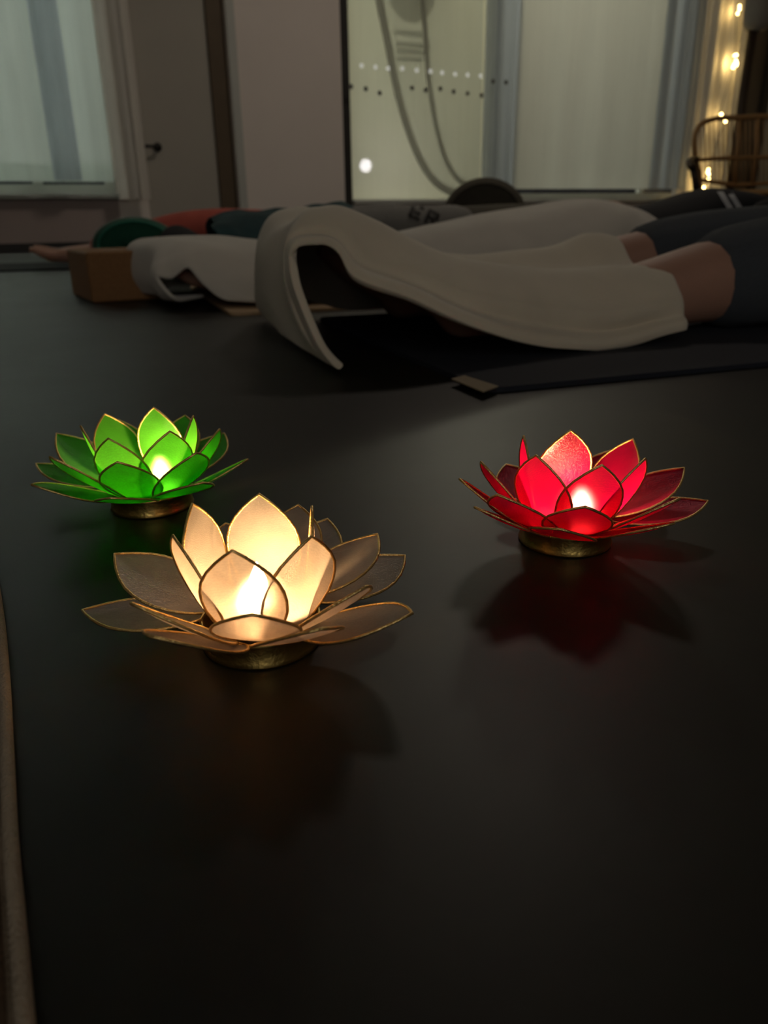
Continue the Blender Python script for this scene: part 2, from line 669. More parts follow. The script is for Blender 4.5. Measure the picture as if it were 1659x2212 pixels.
# ------------------------------------------------------------------ curtains
def curtain(name, px0, px1, yref, z0, z1, t, mat, folds, amp, label, group=None, seed=1, lower=None, n=150, hem=None):
    s0, s1 = ws(px0, yref, t), ws(px1, yref, t)
    rnd = random.Random(seed)
    ph = [rnd.uniform(0, 6.28) for _ in range(6)]
    fr = [rnd.uniform(.75, 1.3) for _ in range(6)]
    V = []
    nz_ = 14
    for i in range(n + 1):
        q = i / n
        for k in range(nz_ + 1):
            zz = k / nz_
            a = q * folds * 2 * math.pi
            off = amp * (math.sin(a * fr[0] + ph[0]) * .55 + math.sin(a * fr[1] * 1.9 + ph[1]) * .3 + math.sin(a * .5 * fr[2] + ph[2]) * .35)
            off *= .8 + .3 * (1 - zz)
            dx = amp * .55 * math.cos(a * fr[0] + ph[0] + .6) + (1 - zz) * .012 * math.sin(a * fr[3] + ph[3])
            zb = z0 + (lower(q) if lower else 0)
            V.append((s0 + (s1 - s0) * q + dx, t + off, zb + (z1 - zb) * zz))
    F = [(i * (nz_ + 1) + k, (i + 1) * (nz_ + 1) + k, (i + 1) * (nz_ + 1) + k + 1, i * (nz_ + 1) + k + 1) for i in range(n) for k in range(nz_)]
    root = empty(name)
    root.matrix_world = WM
    mesh('cloth', V, F, mat, root)
    if hem:
        hv, hf = [], []
        for i in range(n + 1):
            b = V[i * (nz_ + 1)]
            for zz in (0, hem):
                hv.append((b[0], b[1] - .003, b[2] + zz))
        hf = [(2 * i, 2 * i + 2, 2 * i + 3, 2 * i + 1) for i in range(n)]
        mesh('hem', hv, hf, mat, root)
    tag(root, label, 'curtain', group)
    return root


zl = wall(50, 392, -.1)[1]
cl_ = curtain('sheer_curtain', -420, 226, 250, zl, 2.4, -.10, M['curtain_l'], 5, .016, 'pale sheer curtain glowing in front of the window at far left', seed=3, hem=.09)
def overlap(parent, x0, x1, mat, t, z0):
    a0, a1 = ws(x0, 250, t), ws(x1, 250, t)
    V, F = [], []
    for i in range(25):
        q = i / 24
        x = a0 + (a1 - a0) * q
        y = t - .016 * math.sin(q * math.pi) + .004 * math.sin(q * 14)
        V += [(x, y, z0), (x, y, 2.4)]
        if i:
            F.append((2 * i - 2, 2 * i, 2 * i + 1, 2 * i - 1))
    mesh('overlap_fold', V, F, mat, parent)


overlap(cl_, 96, 158, M['curtain_b'], -.135, zl + .004)  # doubled fold, its dimmer bluish light put into the cloth colour
curtain('draped_curtain', 236, 306, 250, .27, 2.4, -.09, M['curtain_d'], 2.2, .016, 'dim white curtain hanging between left window and white door', seed=5)
zr = wall(1300, 408, -.1)[1]
curtain('sheer_curtain', 1118, 1420, 250, zr, 2.4, -.10, M['curtain_r'], 2.6, .012, 'wide pale yellowish sheer curtain right of the blue-grey drape', seed=8)
curtain('sheer_curtain', 1046, 1118, 250, .22, 1.74, -.07, M['curtain_b'], 2.6, .02, 'narrow gathered drape tinted blue-grey for less light through, beside the swagged sheer panel', seed=11)
curtain('sheer_curtain', 1416, 1492, 250, zr, 2.4, -.14, M['curtain_b'], 2.4, .02, 'gathered drape tinted grey-blue for less light through, between yellowish sheer and fairy lights', seed=14)
curtain('sheer_curtain', 1482, 1604, 200, .225, 2.4, -.13, M['curtain_d'], 4.2, .026, 'cream drape lit warm yellow by fairy lights behind rattan chair', seed=16)

# swagged sheer panel with doubled edge in front of the glazed door
outer = [(812, -50), (818, 0), (838, 100), (858, 200), (884, 290), (915, 360), (950, 402), (1000, 424), (1036, 430)]
inner = [(908, -50), (917, 60), (922, 140), (930, 210), (943, 280), (960, 340), (985, 384), (1015, 400), (1036, 405)]
ol = spline([Vector((*wall(x, y, -.05), 0)) for x, y in outer], 6)
il = spline([Vector((*wall(x, y, -.05), 0)) for x, y in inner], 6)
sr = ws(1038, 250, -.05)
root = empty('sheer_curtain')
root.matrix_world = WM
V, F = [], []
nn = 8
for i, (a, b) in enumerate(zip(ol, il)):
    e = Vector((max(sr, a.x + .005), max(a.y, wall(1038, 432, -.05)[1]), 0))
    for k in range(nn + 1):
        q = k / nn
        p = a.lerp(e, q)
        V.append((p.x, -.05 + .012 * math.sin(q * 9 + i * .05), p.y))
F = [(i * (nn + 1) + k, (i + 1) * (nn + 1) + k, (i + 1) * (nn + 1) + k + 1, i * (nn + 1) + k + 1) for i in range(len(ol) - 1) for k in range(nn)]
mesh('cloth', V, F, sheer('sheer_swag', (.84, .86, .82), .45, .6, .2), root)
for ln, wd in ((ol, .026), (il, .018)):
    V, F = tube_geo([(p.x, -.058, p.y) for p in ln], wd, 8, flat=1.0)
    V = [Vector((v.x, -.058 + (v.y + .058) * .15, v.z)) for v in V]
    mesh('edge_hem', V, F, M['seamband'], root)
tag(root, 'swagged sheer panel with curved doubled edge before the glazed door', 'curtain')

# stickers and notice on the glazed door
def disc(name, c, r, mat, parent, n=18):
    V = [(c[0] + r * math.cos(2 * math.pi * k / n), c[2] - d, c[1] + r * math.sin(2 * math.pi * k / n)) for d in (0, .002) for k in range(n)]
    F = [tuple(range(n)), tuple(range(n, 2 * n))] + [(k, (k + 1) % n, n + (k + 1) % n, n + k) for k in range(n)]
    return mesh(name, V, F, mat, parent, False)


light_dots = [(781, 142), (811, 145), (838, 148), (869, 148), (900, 152), (930, 154), (955, 157), (983, 160), (1010, 162), (1038, 164)]  # pale reflections drawn as dots with their own glow
dark_dots = [(758, 187), (790, 192), (820, 201), (890, 190), (919, 195), (951, 192), (980, 198), (1010, 202), (1040, 206), (1065, 176), (1093, 178)]
for pts_, mt_, nm, lb, r_ in ((light_dots, M['dot_l'], 'pale_dot_row', 'row of small pale dots with added glow across the glazed door', .014), (dark_dots, M['dot_d'], 'sticker_row', 'row of small dark round stickers below the pale dots', .015)):
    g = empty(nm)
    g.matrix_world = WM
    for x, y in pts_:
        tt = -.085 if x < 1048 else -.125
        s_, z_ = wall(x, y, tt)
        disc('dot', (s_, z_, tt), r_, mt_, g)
    tag(g, lb, 'lights' if nm == 'pale_dot_row' else 'sticker')
g = empty('printed_notice')
g.matrix_world = WM
s_, z_ = wall(890, -18, .078)
disc('print_disc', (s_, z_, .078), .17, M['notice'], g, 32)
for y, x0, x1 in ((70, 852, 912), (95, 855, 930), (110, 858, 922), (126, 858, 912)):
    a, b = wall(x0, y, .078), wall(x1, y, .078)
    box('print_line', (a[0], .074, a[1] - .016), (b[0], .078, a[1] + .016), M['notice'], g)
tag(g, 'grey printed notice with a disc and lines on the glazed door', 'notice')

# globe lamp outside, seen through the door
bulb = empty('globe_lamp')
s_, z_ = wall(790, 358, .5)
bulb.matrix_world = WM @ Matrix.Translation((s_, .5, 0))
lathe('globe', [(.001, z_ - .045), (.03, z_ - .034), (.045, z_), (.03, z_ + .034), (.001, z_ + .045)], emit('globe_glow', (1, .95, 1), 16), bulb, 20)
tube('post', [(0, 0, 0), (0, 0, z_ - .044)], .008, M['dark'], bulb)
tag(bulb, 'small bright white globe lamp low behind the glazed door', 'lamp')

# ------------------------------------------------------------------ lotus tea light holders
FLAME = emit('flame_glow', (1, .60, .27), 215)


def lotus(name, front_px, petals, mat, label, tl_label, off=(0, 0)):
    fp = atz(*front_px)
    R0 = .0245
    c = Vector((fp.x, fp.y + R0, 0))
    root = empty(name, c)
    # ring shaped foot with rolled edges and an inner tray
    lathe('base_ring', [(0, .003), (.0225, .003), (.0228, .0095), (.0235, .0115), (.0243, .012), (.0249, .0112), (.0246, .0098), (.0242, .0086), (.0242, .0024), (.0248, .0012), (.0244, .0003), (.0225, 0), (.0225, .0015), (0, .0015)], M['brass'], root, 56)
    LAY = dict(i=(.0185, .0110, .0540, .0158), m=(.0225, .0120, .0560, .0160), o=(.0235, .0115, .0545, .0158))
    for (tx, ty, az0, lay) in petals:
        r0, zb, L0, w0 = LAY[lay]
        best = None
        for aa in range(-40, 41, 2):
            az = math.radians(az0 + aa)
            rad = Vector((math.cos(az), math.sin(az), 0))
            b = c + rad * r0 + Vector((0, 0, zb))
            for el_ in range(-2, 112, 2):
                el = math.radians(el_)
                d = rad * math.cos(el) + Vector((0, 0, math.sin(el)))
                for ls in (.88, .94, 1, 1.06, 1.12):
                    x, y = topx(b + d * (L0 * ls))
                    elp = dict(i=76, m=50, o=17)[lay]
                    cost = ((x - tx) ** 2 + (y - ty) ** 2) + .25 * aa * aa + 9000 * (ls - 1) ** 2 + .35 * (el_ - elp) ** 2
                    if best is None or cost < best[0]:
                        best = (cost, az, el, ls)
        _, az, el, ls = best
        L_ = L0 * ls
        rad = Vector((math.cos(az), math.sin(az), 0))
        tw = random.uniform(-.10, .10)
        d = rad * math.cos(el) + Vector((0, 0, math.sin(el)))
        t = Vector((-math.sin(az), math.cos(az), 0))
        nrm = d.cross(t)
        t = (t * math.cos(tw) + nrm * math.sin(tw)).normalized()
        nrm = t.cross(d)          # towards the inside of the flower
        b = rad * r0 + Vector((0, 0, zb))
        ss = [0, .06, .14, .24, .36, .48, .58, .68, .78, .87, .94, 1]
        wsn = [.40, .56, .72, .86, .97, 1, .97, .88, .70, .46, .23, .0]
        if nrm.dot(rad) > 0:
            nrm = -nrm
        bow = .0022

        def P(s, q):
            w = w0
            wv_ = w * spw(s)
            return b + d * (L_ * s) + t * (wv_ * q) - nrm * (bow * 4 * s * (1 - s)) + nrm * (.0016 * q * q * spw(s))

        def spw(s):
            for k in range(len(ss) - 1):
                if s <= ss[k + 1]:
                    f = (s - ss[k]) / (ss[k + 1] - ss[k])
                    return wsn[k] * (1 - f) + wsn[k + 1] * f
            return 0
        nq = 6
        V, F = [], []
        for s in ss:
            for k in range(nq + 1):
                V.append(P(s, -1 + 2 * k / nq))
        for i in range(len(ss) - 1):
            for k in range(nq):
                F.append((i * (nq + 1) + k, i * (nq + 1) + k + 1, (i + 1) * (nq + 1) + k + 1, (i + 1) * (nq + 1) + k))
        pe = mesh('petal', V, F, mat, root)
        out = [P(s, -1) for s in ss] + [P(s, 1) for s in reversed(ss[:-1])]
        tube('wire_rim', out, .00062, M['rim'], pe, 6, True)
    tag(root, label, 'candle holder', 'lotus candle holders on the floor')
    # tea light standing inside the ring
    tl = empty('tea_light', c + Vector((off[0], off[1], .0032)))
    fx = off[0] * .75          # wick a little off centre
    lathe('cup', [(0, 0), (.0178, 0), (.0186, .0008), (.0188, .0125), (.0193, .0130), (.0188, .0134), (.0182, .0128), (.0180, .0016), (0, .0014)], M['alu'], tl, 40)
    lathe('wax', [(0, .0016), (.0179, .0016), (.0179, .0150), (.0170, .0160), (.0120, .0150), (0, .0146)], M['wax'], tl, 40)
    tube('wick', [(fx, 0, .014), (fx + .0004, 0, .018), (fx + .0012, 0, .0205)], .0007, M['wick'], tl, 6)
    fl = lathe('flame', [(.0002, .0178), (.0026, .0189), (.0040, .0214), (.0037, .0243), (.0024, .0278), (.0011, .0306), (.0001, .0324)], FLAME, tl, 16, (fx, 0, 0))
    tag(tl, tl_label, 'candle', 'lit tea lights in the lotus holders')
    return root


def cp(ox, oy, sc, lst):
    return [(ox + x / sc, oy + y / sc, az, l) for x, y, az, l in lst]


white_p = cp(160, 1050, 2.212, [
    (760, 315, -100, 'i'), (1130, 250, -35, 'i'), (1135, 110, 25, 'i'), (885, 45, 85, 'i'), (565, 100, 148, 'i'), (475, 245, 202, 'i'),
    (865, 620, -72, 'm'), (1390, 480, -14, 'm'), (1435, 240, 28, 'm'), (1065, 100, 66, 'm'), (200, 340, 168, 'm'), (280, 560, 215, 'm'), (720, 185, 115, 'm'),
    (40, 590, 188, 'o'), (350, 715, 236, 'o'), (1190, 690, -48, 'o'), (1610, 620, -4, 'o'), (1575, 330, 38, 'o'), (1210, 165, 78, 'o'), (430, 370, 135, 'o')])
red_p = cp(960, 900, 2.765, [
    (760, 95, 95, 'i'), (1120, 150, 35, 'i'), (485, 150, 150, 'i'), (545, 235, 215, 'i'), (945, 290, -75, 'i'), (1200, 270, -20, 'i'),
    (830, 540, -92, 'm'), (310, 460, 212, 'm'), (230, 280, 165, 'm'), (1435, 320, 20, 'm'), (1410, 490, -25, 'm'), (1000, 210, 65, 'm'), (620, 260, 118, 'm'),
    (690, 680, -108, 'o'), (100, 370, 180, 'o'), (200, 540, 215, 'o'), (1575, 505, 0, 'o'), (1365, 650, -38, 'o'), (375, 285, 135, 'o'), (1290, 360, 50, 'o')])
green_p = cp(60, 860, 3.318, [
    (585, 300, 245, 'i'), (1025, 245, -55, 'i'), (555, 135, 125, 'i'), (905, 100, 75, 'i'), (390, 240, 185, 'i'), (1175, 150, 12, 'i'),
    (650, 460, -100, 'm'), (1215, 385, -35, 'm'), (1360, 240, 20, 'm'), (1110, 140, 55, 'm'), (640, 160, 115, 'm'), (208, 255, 165, 'm'), (160, 425, 205, 'm'),
    (70, 470, 178, 'o'), (40, 625, 208, 'o'), (600, 705, -108, 'o'), (1265, 605, -45, 'o'), (1560, 435, 5, 'o'), (1410, 255, 40, 'o')])
lotus('lotus_candle_holder', (548, 1450), white_p, M['petal_white'], 'white capiz shell lotus holder glowing in the foreground centre', 'lit tea light inside the white lotus holder')
lotus('lotus_candle_holder', (1243, 1207), red_p, M['petal_red'], 'red lotus holder glowing crimson on the floor at right', 'lit tea light inside the red lotus holder', (.0032, .0))
lotus('lotus_candle_holder', (306, 1123), green_p, M['petal_green'], 'green lotus holder glowing behind the white one at left', 'lit tea light inside the green lotus holder', (.0032, .0))


# ------------------------------------------------------------------ people
def skin_mesh(name, verts, edges, mat, parent, root=0, sub=2):
    """verts: list of (pos, rx, ry)"""
    me = bpy.data.meshes.new(name)
    me.from_pydata([tuple(v[0]) for v in verts], edges, [])
    o = bpy.data.objects.new(name, me)
    COL.objects.link(o)
    sk = o.modifiers.new('skin', 'SKIN')
    sk.use_smooth_shade = True
    sk.branch_smoothing = .6
    dat = me.skin_vertices[0].data
    for i, v in enumerate(verts):
        dat[i].radius = (v[1], v[2])
        dat[i].use_root = (i == root)
    sb = o.modifiers.new('sub', 'SUBSURF')
    sb.levels = sb.render_levels = sub
    dg = bpy.context.evaluated_depsgraph_get()
    me2 = bpy.data.meshes.new_from_object(o.evaluated_get(dg))
    bpy.data.objects.remove(o)
    lo_ = .0075 - (parent.location.z if parent else 0)
    for v in me2.vertices:
        v.co.z = max(v.co.z, lo_)       # bodies flatten where they rest on the mat
    me2.name = name
    return link(name, me2, mat, parent)


class Fig:
    def __init__(s):
        s.v, s.e, s.ix = [], [], {}

    def add(s, key, p, rx, ry=None, to=None):
        s.ix[key] = len(s.v)
        s.v.append((Vector(p), rx, ry or rx))
        if to is not None:
            s.e.append((s.ix[to], s.ix[key]))


def lying(name, v_mid, feet_u, leg_gap, label, knee_z=.068, clothes=(), hand_near=None, scale=1.0, lr=1.0, splay=1.0, foot=1.0, belly=0.0, chest_up=0.0, hair=True):
    """a person on the back, feet at feet_u, head towards +u; v_mid is the body's axis"""
    root = empty(name, mat_w(feet_u + .9, v_mid, .012))
    base = Matrix.Translation(-root.location)

    def Wp(u, v, z):
        return mat_w(feet_u + u * scale, v_mid + v, .014 + z) - root.location
    f = Fig()
    f.add('pelvis', Wp(.90, 0, .085 + belly * .5), .13, .08 + belly * .5)
    f.add('waist', Wp(1.06, 0, .09 + belly), .125, .085 + belly, 'pelvis')
    f.add('chest', Wp(1.25, 0, .10 + belly * .4 + chest_up), .145, .095 + belly * .4 + chest_up, 'waist')
    f.add('upper', Wp(1.36, 0, .10), .12, .08, 'chest')
    f.add('neck', Wp(1.46, 0, .09), .052, .052, 'upper')
    f.add('chin', Wp(1.51, 0, .11), .062, .07, 'neck')
    f.add('face', Wp(1.58, 0, .12), .074, .088, 'chin')
    f.add('crown', Wp(1.67, 0, .105), .06, .07, 'face')
    g = leg_gap / 2
    for sgn, k in ((-1, 'n'), (1, 'f')):
        f.add('hip' + k, Wp(.84, sgn * (g * .35 + .05), .08), .088 * lr, .085 * lr, 'pelvis')
        f.add('thigh' + k, Wp(.66, sgn * g * .95, knee_z + .012), .080 * lr, .080 * lr, 'hip' + k)
        f.add('knee' + k, Wp(.47, sgn * g, knee_z), .060 * lr, .062 * lr, 'thigh' + k)
        f.add('calf' + k, Wp(.33, sgn * g, knee_z * .45 + .012), .050 * lr, .046 * lr, 'knee' + k)
        f.add('shin' + k, Wp(.16, sgn * g, .032), .036 * lr, .036 * lr, 'calf' + k)
        f.add('ankle' + k, Wp(.075, sgn * g, .034), .032, .034, 'shin' + k)
        f.add('heel' + k, Wp(.045, sgn * g, .020), .030, .030, 'ankle' + k)
        f.add('arch' + k, Wp(.01, sgn * (g + .012 * splay), .065 * foot), .030, .026, 'ankle' + k)
        f.add('ball' + k, Wp(-.03, sgn * (g + .022 * splay), .095 * foot), .036, .020, 'arch' + k)
        for q, (dv, dl) in enumerate(((-.028, .034), (-.012, .032), (.002, .028), (.015, .024), (.027, .018))):
            f.add('toe%s%d' % (k, q), Wp(-.03 - dl * .6, sgn * (g + .022 * splay + dv), .095 * foot + dl * .6 * foot), .009, .009, 'ball' + k)
        f.add('sh' + k, Wp(1.37, sgn * .165, .09), .058, .058, 'upper')
        if hand_near and k == 'n':
            el, wr_, kn = hand_near
        else:
            el, wr_, kn = (1.10, -.27, .05), (.88, -.31, .04), (.80, -.32, .035)
        el, wr_, kn = [Vector((a, b * (-sgn), c)) for a, b, c in (el, wr_, kn)]
        f.add('el' + k, Wp(*el), .042, .042, 'sh' + k)
        f.add('fa' + k, Wp(*(el * .6 + wr_ * .4)), .038, .038, 'el' + k)
        f.add('wr' + k, Wp(*wr_), .026, .022, 'fa' + k)
        f.add('palm' + k, Wp(*kn), .036, .017, 'wr' + k)
        dr = (kn - wr_).normalized()
        for q, (dv, dl) in enumerate(((-.030, .060), (-.010, .072), (.010, .068), (.028, .052))):
            p = kn + dr * (dl * .55) + Vector((0, dv, .006))
            f.add('fi%s%d' % (k, q), Wp(*p), .0085, .0085, 'palm' + k)
            p = kn + dr * dl + Vector((0, dv * 1.1, -.004))
            f.add('ft%s%d' % (k, q), Wp(*p), .0075, .0075, 'fi%s%d' % (k, q))
        p = wr_ * .45 + kn * .55 + Vector((0, .040 * sgn * -1, .012))
        f.add('th' + k, Wp(*p), .0095, .0095, 'wr' + k)
        p = kn + dr * .02 + Vector((0, .052 * sgn * -1, .012))
        f.add('tt' + k, Wp(*p), .008, .008, 'th' + k)
    skin_mesh('body', f.v, f.e, M['skin'], root)
    made = {}
    for (nm, mt_, keys, grow, cut) in clothes:
        # clothing follows the same joints with a larger radius
        h_ = Fig()
        cuts = dict(cut)
        for key, par in keys:
            p, rx, ry = f.v[f.ix[key]]
            if key in cuts:
                q_, fr_ = cuts[key]
                pp, prx, pry = f.v[f.ix[q_]]
                p, rx, ry = p.lerp(pp, fr_), rx + (prx - rx) * fr_, ry + (pry - ry) * fr_
            h_.add(key, p, rx + grow, ry + grow, par)
        made[nm] = skin_mesh(nm, h_.v, h_.e, mt_, root)
    if hair:
        hp = f.v[f.ix['crown']][0]
        h_ = Fig()
        h_.add('a', hp + EU * .012 - Vector((0, 0, .015)), .075, .078)
        h_.add('b', f.v[f.ix['face']][0] + EU * .03 - Vector((0, 0, .035)), .078, .072, 'a')
        skin_mesh('hair', h_.v, h_.e, M['hair'], root)
    tag(root, label, 'person')
    return root, made


TRUNK = [('pelvis', None), ('waist', 'pelvis'), ('chest', 'waist'), ('upper', 'chest')]
LEGS_SHORT = [('pelvis', None), ('waist', 'pelvis')] + [x for k in 'nf' for x in (('hip' + k, 'pelvis'), ('thigh' + k, 'hip' + k), ('knee' + k, 'thigh' + k))]
LEGS_LONG = LEGS_SHORT + [x for k in 'nf' for x in (('calf' + k, 'knee' + k), ('shin' + k, 'calf' + k))]
TOP_LONG = [('waist', None), ('pelvis', 'waist'), ('chest', 'waist'), ('upper', 'chest')] + [x for k in 'nf' for x in (('sh' + k, 'upper'), ('el' + k, 'sh' + k), ('fa' + k, 'el' + k), ('wr' + k, 'fa' + k))]
TOP_SHORT = [('waist', None), ('pelvis', 'waist'), ('chest', 'waist'), ('upper', 'chest')] + [x for k in 'nf' for x in (('sh' + k, 'upper'), ('el' + k, 'sh' + k))]
HC = [('kneen', ('thighn', -.22)), ('kneef', ('thighf', .06))]

# nearest person on the navy mat
pA, _ = lying('person', .355, 0.012, .22, 'person lying on navy mat, charcoal shorts, shins under cream blanket',
              clothes=[('shorts', M['shorts'], LEGS_SHORT, .014, HC), ('shirt', M['greysweat'], TOP_SHORT, .012, [('eln', ('shn', .4)), ('elf', ('shf', .4))])], knee_z=.058, splay=-.6)
# second person, black striped jacket, legs under the long white blanket
pB, mB = lying('person', 1.08, -.15, .20, 'person in black jacket with white stripes, legs under white blanket',
               clothes=[('trousers', M['black'], LEGS_LONG, .010, []), ('jacket', M['black'], TOP_LONG, .020, [])],
               hand_near=((1.27, -.27, .12), (1.20, -.20, .13), (1.155, -.17, .115)), scale=1.07, belly=-.02, chest_up=.03, knee_z=.03, lr=.8, splay=-.5, foot=.5)
# third person in the row
pC, mC = lying('person', 1.90, -.10, .20, 'person in grey sweatpants with dark ER print and dark olive top',
               clothes=[('sweatpants', M['greysweat'], LEGS_LONG, .022, []), ('top', M['olive'], TOP_SHORT, .012, [('eln', ('shn', .3)), ('elf', ('shf', .3))])], knee_z=.085, foot=.8)
# fourth person at the back
pD, mD = lying('person', 2.56, -.50, .20, 'person at the back in coral trousers beyond the green bolster',
               clothes=[('trousers', M['coral'], LEGS_LONG, .03, []), ('top', M['teal'], TOP_SHORT, .02, [('eln', ('shn', .3)), ('elf', ('shf', .3))])], knee_z=.085, scale=.93, lr=.92, belly=-.02, foot=.5, splay=1.6)


# ------------------------------------------------------------------ mats, blankets, props
def mat_slab(name, u0, u1, v0, v1, h_, mat, label, cat='yoga mat'):
    cs = [(u0, v0), (u1, v0), (u1, v1), (u0, v1)]
    r = .02
    pts_ = []
    for i, (cu, cv, a0) in enumerate(((u0 + r, v0 + r, 180), (u1 - r, v0 + r, 270), (u1 - r, v1 - r, 0), (u0 + r, v1 - r, 90))):
        for k in range(5):
            a = math.radians(a0 + k * 22.5)
            pts_.append((cu + r * math.cos(a), cv + r * math.sin(a)))
    n = len(pts_)
    o_ = mat_w((u0 + u1) / 2, (v0 + v1) / 2, 0)
    V = [mat_w(u, v, z) - o_ for z in (.0005, h_) for u, v in pts_]
    F = [tuple(range(n)), tuple(range(n, 2 * n))] + [(k, (k + 1) % n, n + (k + 1) % n, n + k) for k in range(n)]
    o = mesh(name, V, F, mat, None, False)
    o.location = o_
    return tag(o, label, cat)


mA = mat_slab('yoga_mat', 0, 1.85, 0, .62, .006, M['navy'], 'dark navy yoga mat under the nearest person')
# woven tag stitched on the mat's corner
cs = [atz(975, 820, .0065), atz(1003, 813, .0065), atz(1076, 836, .0065), atz(1043, 848, .0065)]
V = [c - mA.location + Vector((0, 0, dz)) for dz in (0, .0012) for c in cs]
mesh('fabric_tag', V, [(0, 1, 2, 3), (4, 5, 6, 7), (0, 1, 5, 4), (1, 2, 6, 5), (2, 3, 7, 6), (3, 0, 4, 7)], M['tagm'], mA, False)
mB_ = mat_slab('yoga_mat', -.125, 1.7, .745, 1.38, .006, M['tanmat'], 'tan cork yoga mat under the white blanket')
mC_ = mat_slab('yoga_mat', -.25, 1.6, 1.58, 2.2, .006, M['olive'], 'dark olive yoga mat of the person with ER print')
mD_ = mat_slab('yoga_mat', -.75, 1.1, 2.36, 2.86, .006, M['black'], 'black yoga mat at the back beside the low wall')

# cream blanket over the nearest person's shins
Z0 = .006
def q_(x, y, v): return matv(x, y, v)
def fl_(x, y): return atz(x, y, Z0)
rowsA = [
    # near hem            side               ridge               valley              far ridge           far side
    [fl_(738, 800), fl_(692, 775), fl_(645, 752), mat_w(-.10, .46, Z0), mat_w(-.09, .56, Z0), mat_w(-.08, .66, Z0)],
    [q_(693, 740, .19), q_(650, 700, .24), q_(632, 680, .33), mat_w(-.115, .44, .06), mat_w(-.11, .54, .05), mat_w(-.09, .66, .02)],
    [q_(648, 630, .21), q_(620, 600, .26), q_(616, 570, .33), mat_w(-.12, .42, .12), mat_w(-.115, .52, .10), mat_w(-.09, .66, .03)],
    [q_(634, 538, .22), q_(628, 505, .245), q_(650, 470, .28), mat_w(-.105, .38, .15), mat_w(-.10, .50, .15), mat_w(-.06, .67, .03)],
    [q_(690, 528, .21), q_(700, 490, .225), q_(692, 455, .265), mat_w(-.07, .36, .155), mat_w(-.07, .49, .165), mat_w(-.02, .67, .03)],
    [q_(728, 548, .19), q_(748, 505, .215), q_(745, 458, .26), mat_w(-.03, .35, .145), mat_w(-.04, .48, .165), mat_w(.02, .67, .02)],
    [q_(764, 606, .165), q_(800, 548, .20), q_(833, 497, .25), mat_w(.02, .34, .12), mat_w(.02, .46, .135), mat_w(.06, .66, .01)],
    [q_(868, 648, .14), q_(900, 575, .18), q_(942, 551, .24), mat_w(.08, .34, .098), mat_w(.10, .45, .112), mat_w(.12, .64, .01)],
    [q_(1010, 704, .125), q_(1050, 630, .16), q_(1076, 578, .235), mat_w(.19, .34, .085), mat_w(.22, .45, .102), mat_w(.22, .63, .01)],
    [q_(1200, 754, .135), q_(1220, 660, .165), q_(1220, 588, .235), mat_w(.28, .34, .080), mat_w(.33, .45, .110), mat_w(.33, .62, .01)],
    [q_(1360, 745, .15), q_(1375, 660, .165), q_(1360, 582, .235), mat_w(.35, .34, .085), mat_w(.40, .45, .128), mat_w(.41, .61, .01)],
    [q_(1482, 716, .155), q_(1474, 640, .175), q_(1438, 573, .235), mat_w(.42, .34, .088), mat_w(.448, .45, .124), mat_w(.46, .60, .01)],
]
rowsA = [[r_[0], r_[0].lerp(r_[1], .22) - EV * .004, r_[0].lerp(r_[1], .42) + EV * .010 * (0 if i_ in (0, 11) else 1)] + r_[1:] for i_, r_ in enumerate(rowsA)]
bA = patch('blanket', rowsA, M['cream'], sub=6, thick=.009, wr=.0035, seed=2, minz=Z0 + .003, folds=.0035, fdir=(1.4, .5))
tag(bA, 'cream fleece blanket tented over the nearest person\'s feet', 'blanket')

# long white blanket over second person
def W2(x, y, v): return matv(x, y, v)
rowsB = [
    [fl_(445, 652), fl_(385, 655), fl_(348, 650), mat_w(-.26, 1.2, Z0), mat_w(-.24, 1.34, Z0)],
    [W2(385, 634, .88), W2(345, 628, .93), W2(336, 615, 1.0), mat_w(-.27, 1.16, .05), mat_w(-.25, 1.29, .02)],
    [W2(340, 592, .89), W2(324, 572, .93), W2(330, 548, 1.0), mat_w(-.265, 1.2, .095), mat_w(-.25, 1.36, .03)],
    [W2(372, 590, .88), W2(362, 558, .92), W2(365, 532, 1.0), mat_w(-.24, 1.2, .115), mat_w(-.23, 1.36, .03)],
    [W2(410, 568, .88), W2(405, 548, .92), W2(410, 531, 1.0), mat_w(-.2, 1.2, .115), mat_w(-.2, 1.36, .03)],
    [W2(442, 606, .86), W2(455, 562, .91), W2(460, 530, 1.0), mat_w(-.15, 1.2, .115), mat_w(-.15, 1.36, .03)],
    [W2(500, 642, .83), W2(520, 584, .90), W2(520, 531, 1.0), mat_w(-.09, 1.2, .113), mat_w(-.09, 1.36, .03)],
    [W2(600, 660, .80), W2(610, 592, .89), W2(610, 533, 1.0), mat_w(0, 1.2, .11), mat_w(0, 1.36, .03)],
    [W2(770, 640, .82), W2(770, 560, .90), W2(760, 518, 1.0), mat_w(.2, 1.2, .105), mat_w(.2, 1.36, .03)],
    [W2(930, 610, .82), W2(930, 535, .90), W2(930, 494, 1.0), mat_w(.38, 1.2, .118), mat_w(.38, 1.36, .03)],
    [W2(1090, 580, .82), W2(1085, 515, .90), W2(1090, 470, 1.0), mat_w(.58, 1.2, .15), mat_w(.58, 1.36, .03)],
    [W2(1240, 560, .82), W2(1225, 500, .90), W2(1235, 448, 1.0), mat_w(.76, 1.2, .18), mat_w(.76, 1.36, .03)],
    [W2(1340, 545, .82), W2(1325, 482, .88), W2(1310, 441, 1.0), mat_w(.85, 1.2, .185), mat_w(.85, 1.36, .03)],
    [W2(1385, 530, .82), W2(1365, 478, .88), W2(1385, 455, 1.0), mat_w(.93, 1.2, .165), mat_w(.92, 1.36, .03)],
    [W2(1440, 520, .83), W2(1430, 500, .90), W2(1440, 488, 1.0), mat_w(.97, 1.2, .14), mat_w(.98, 1.36, .03)],
]
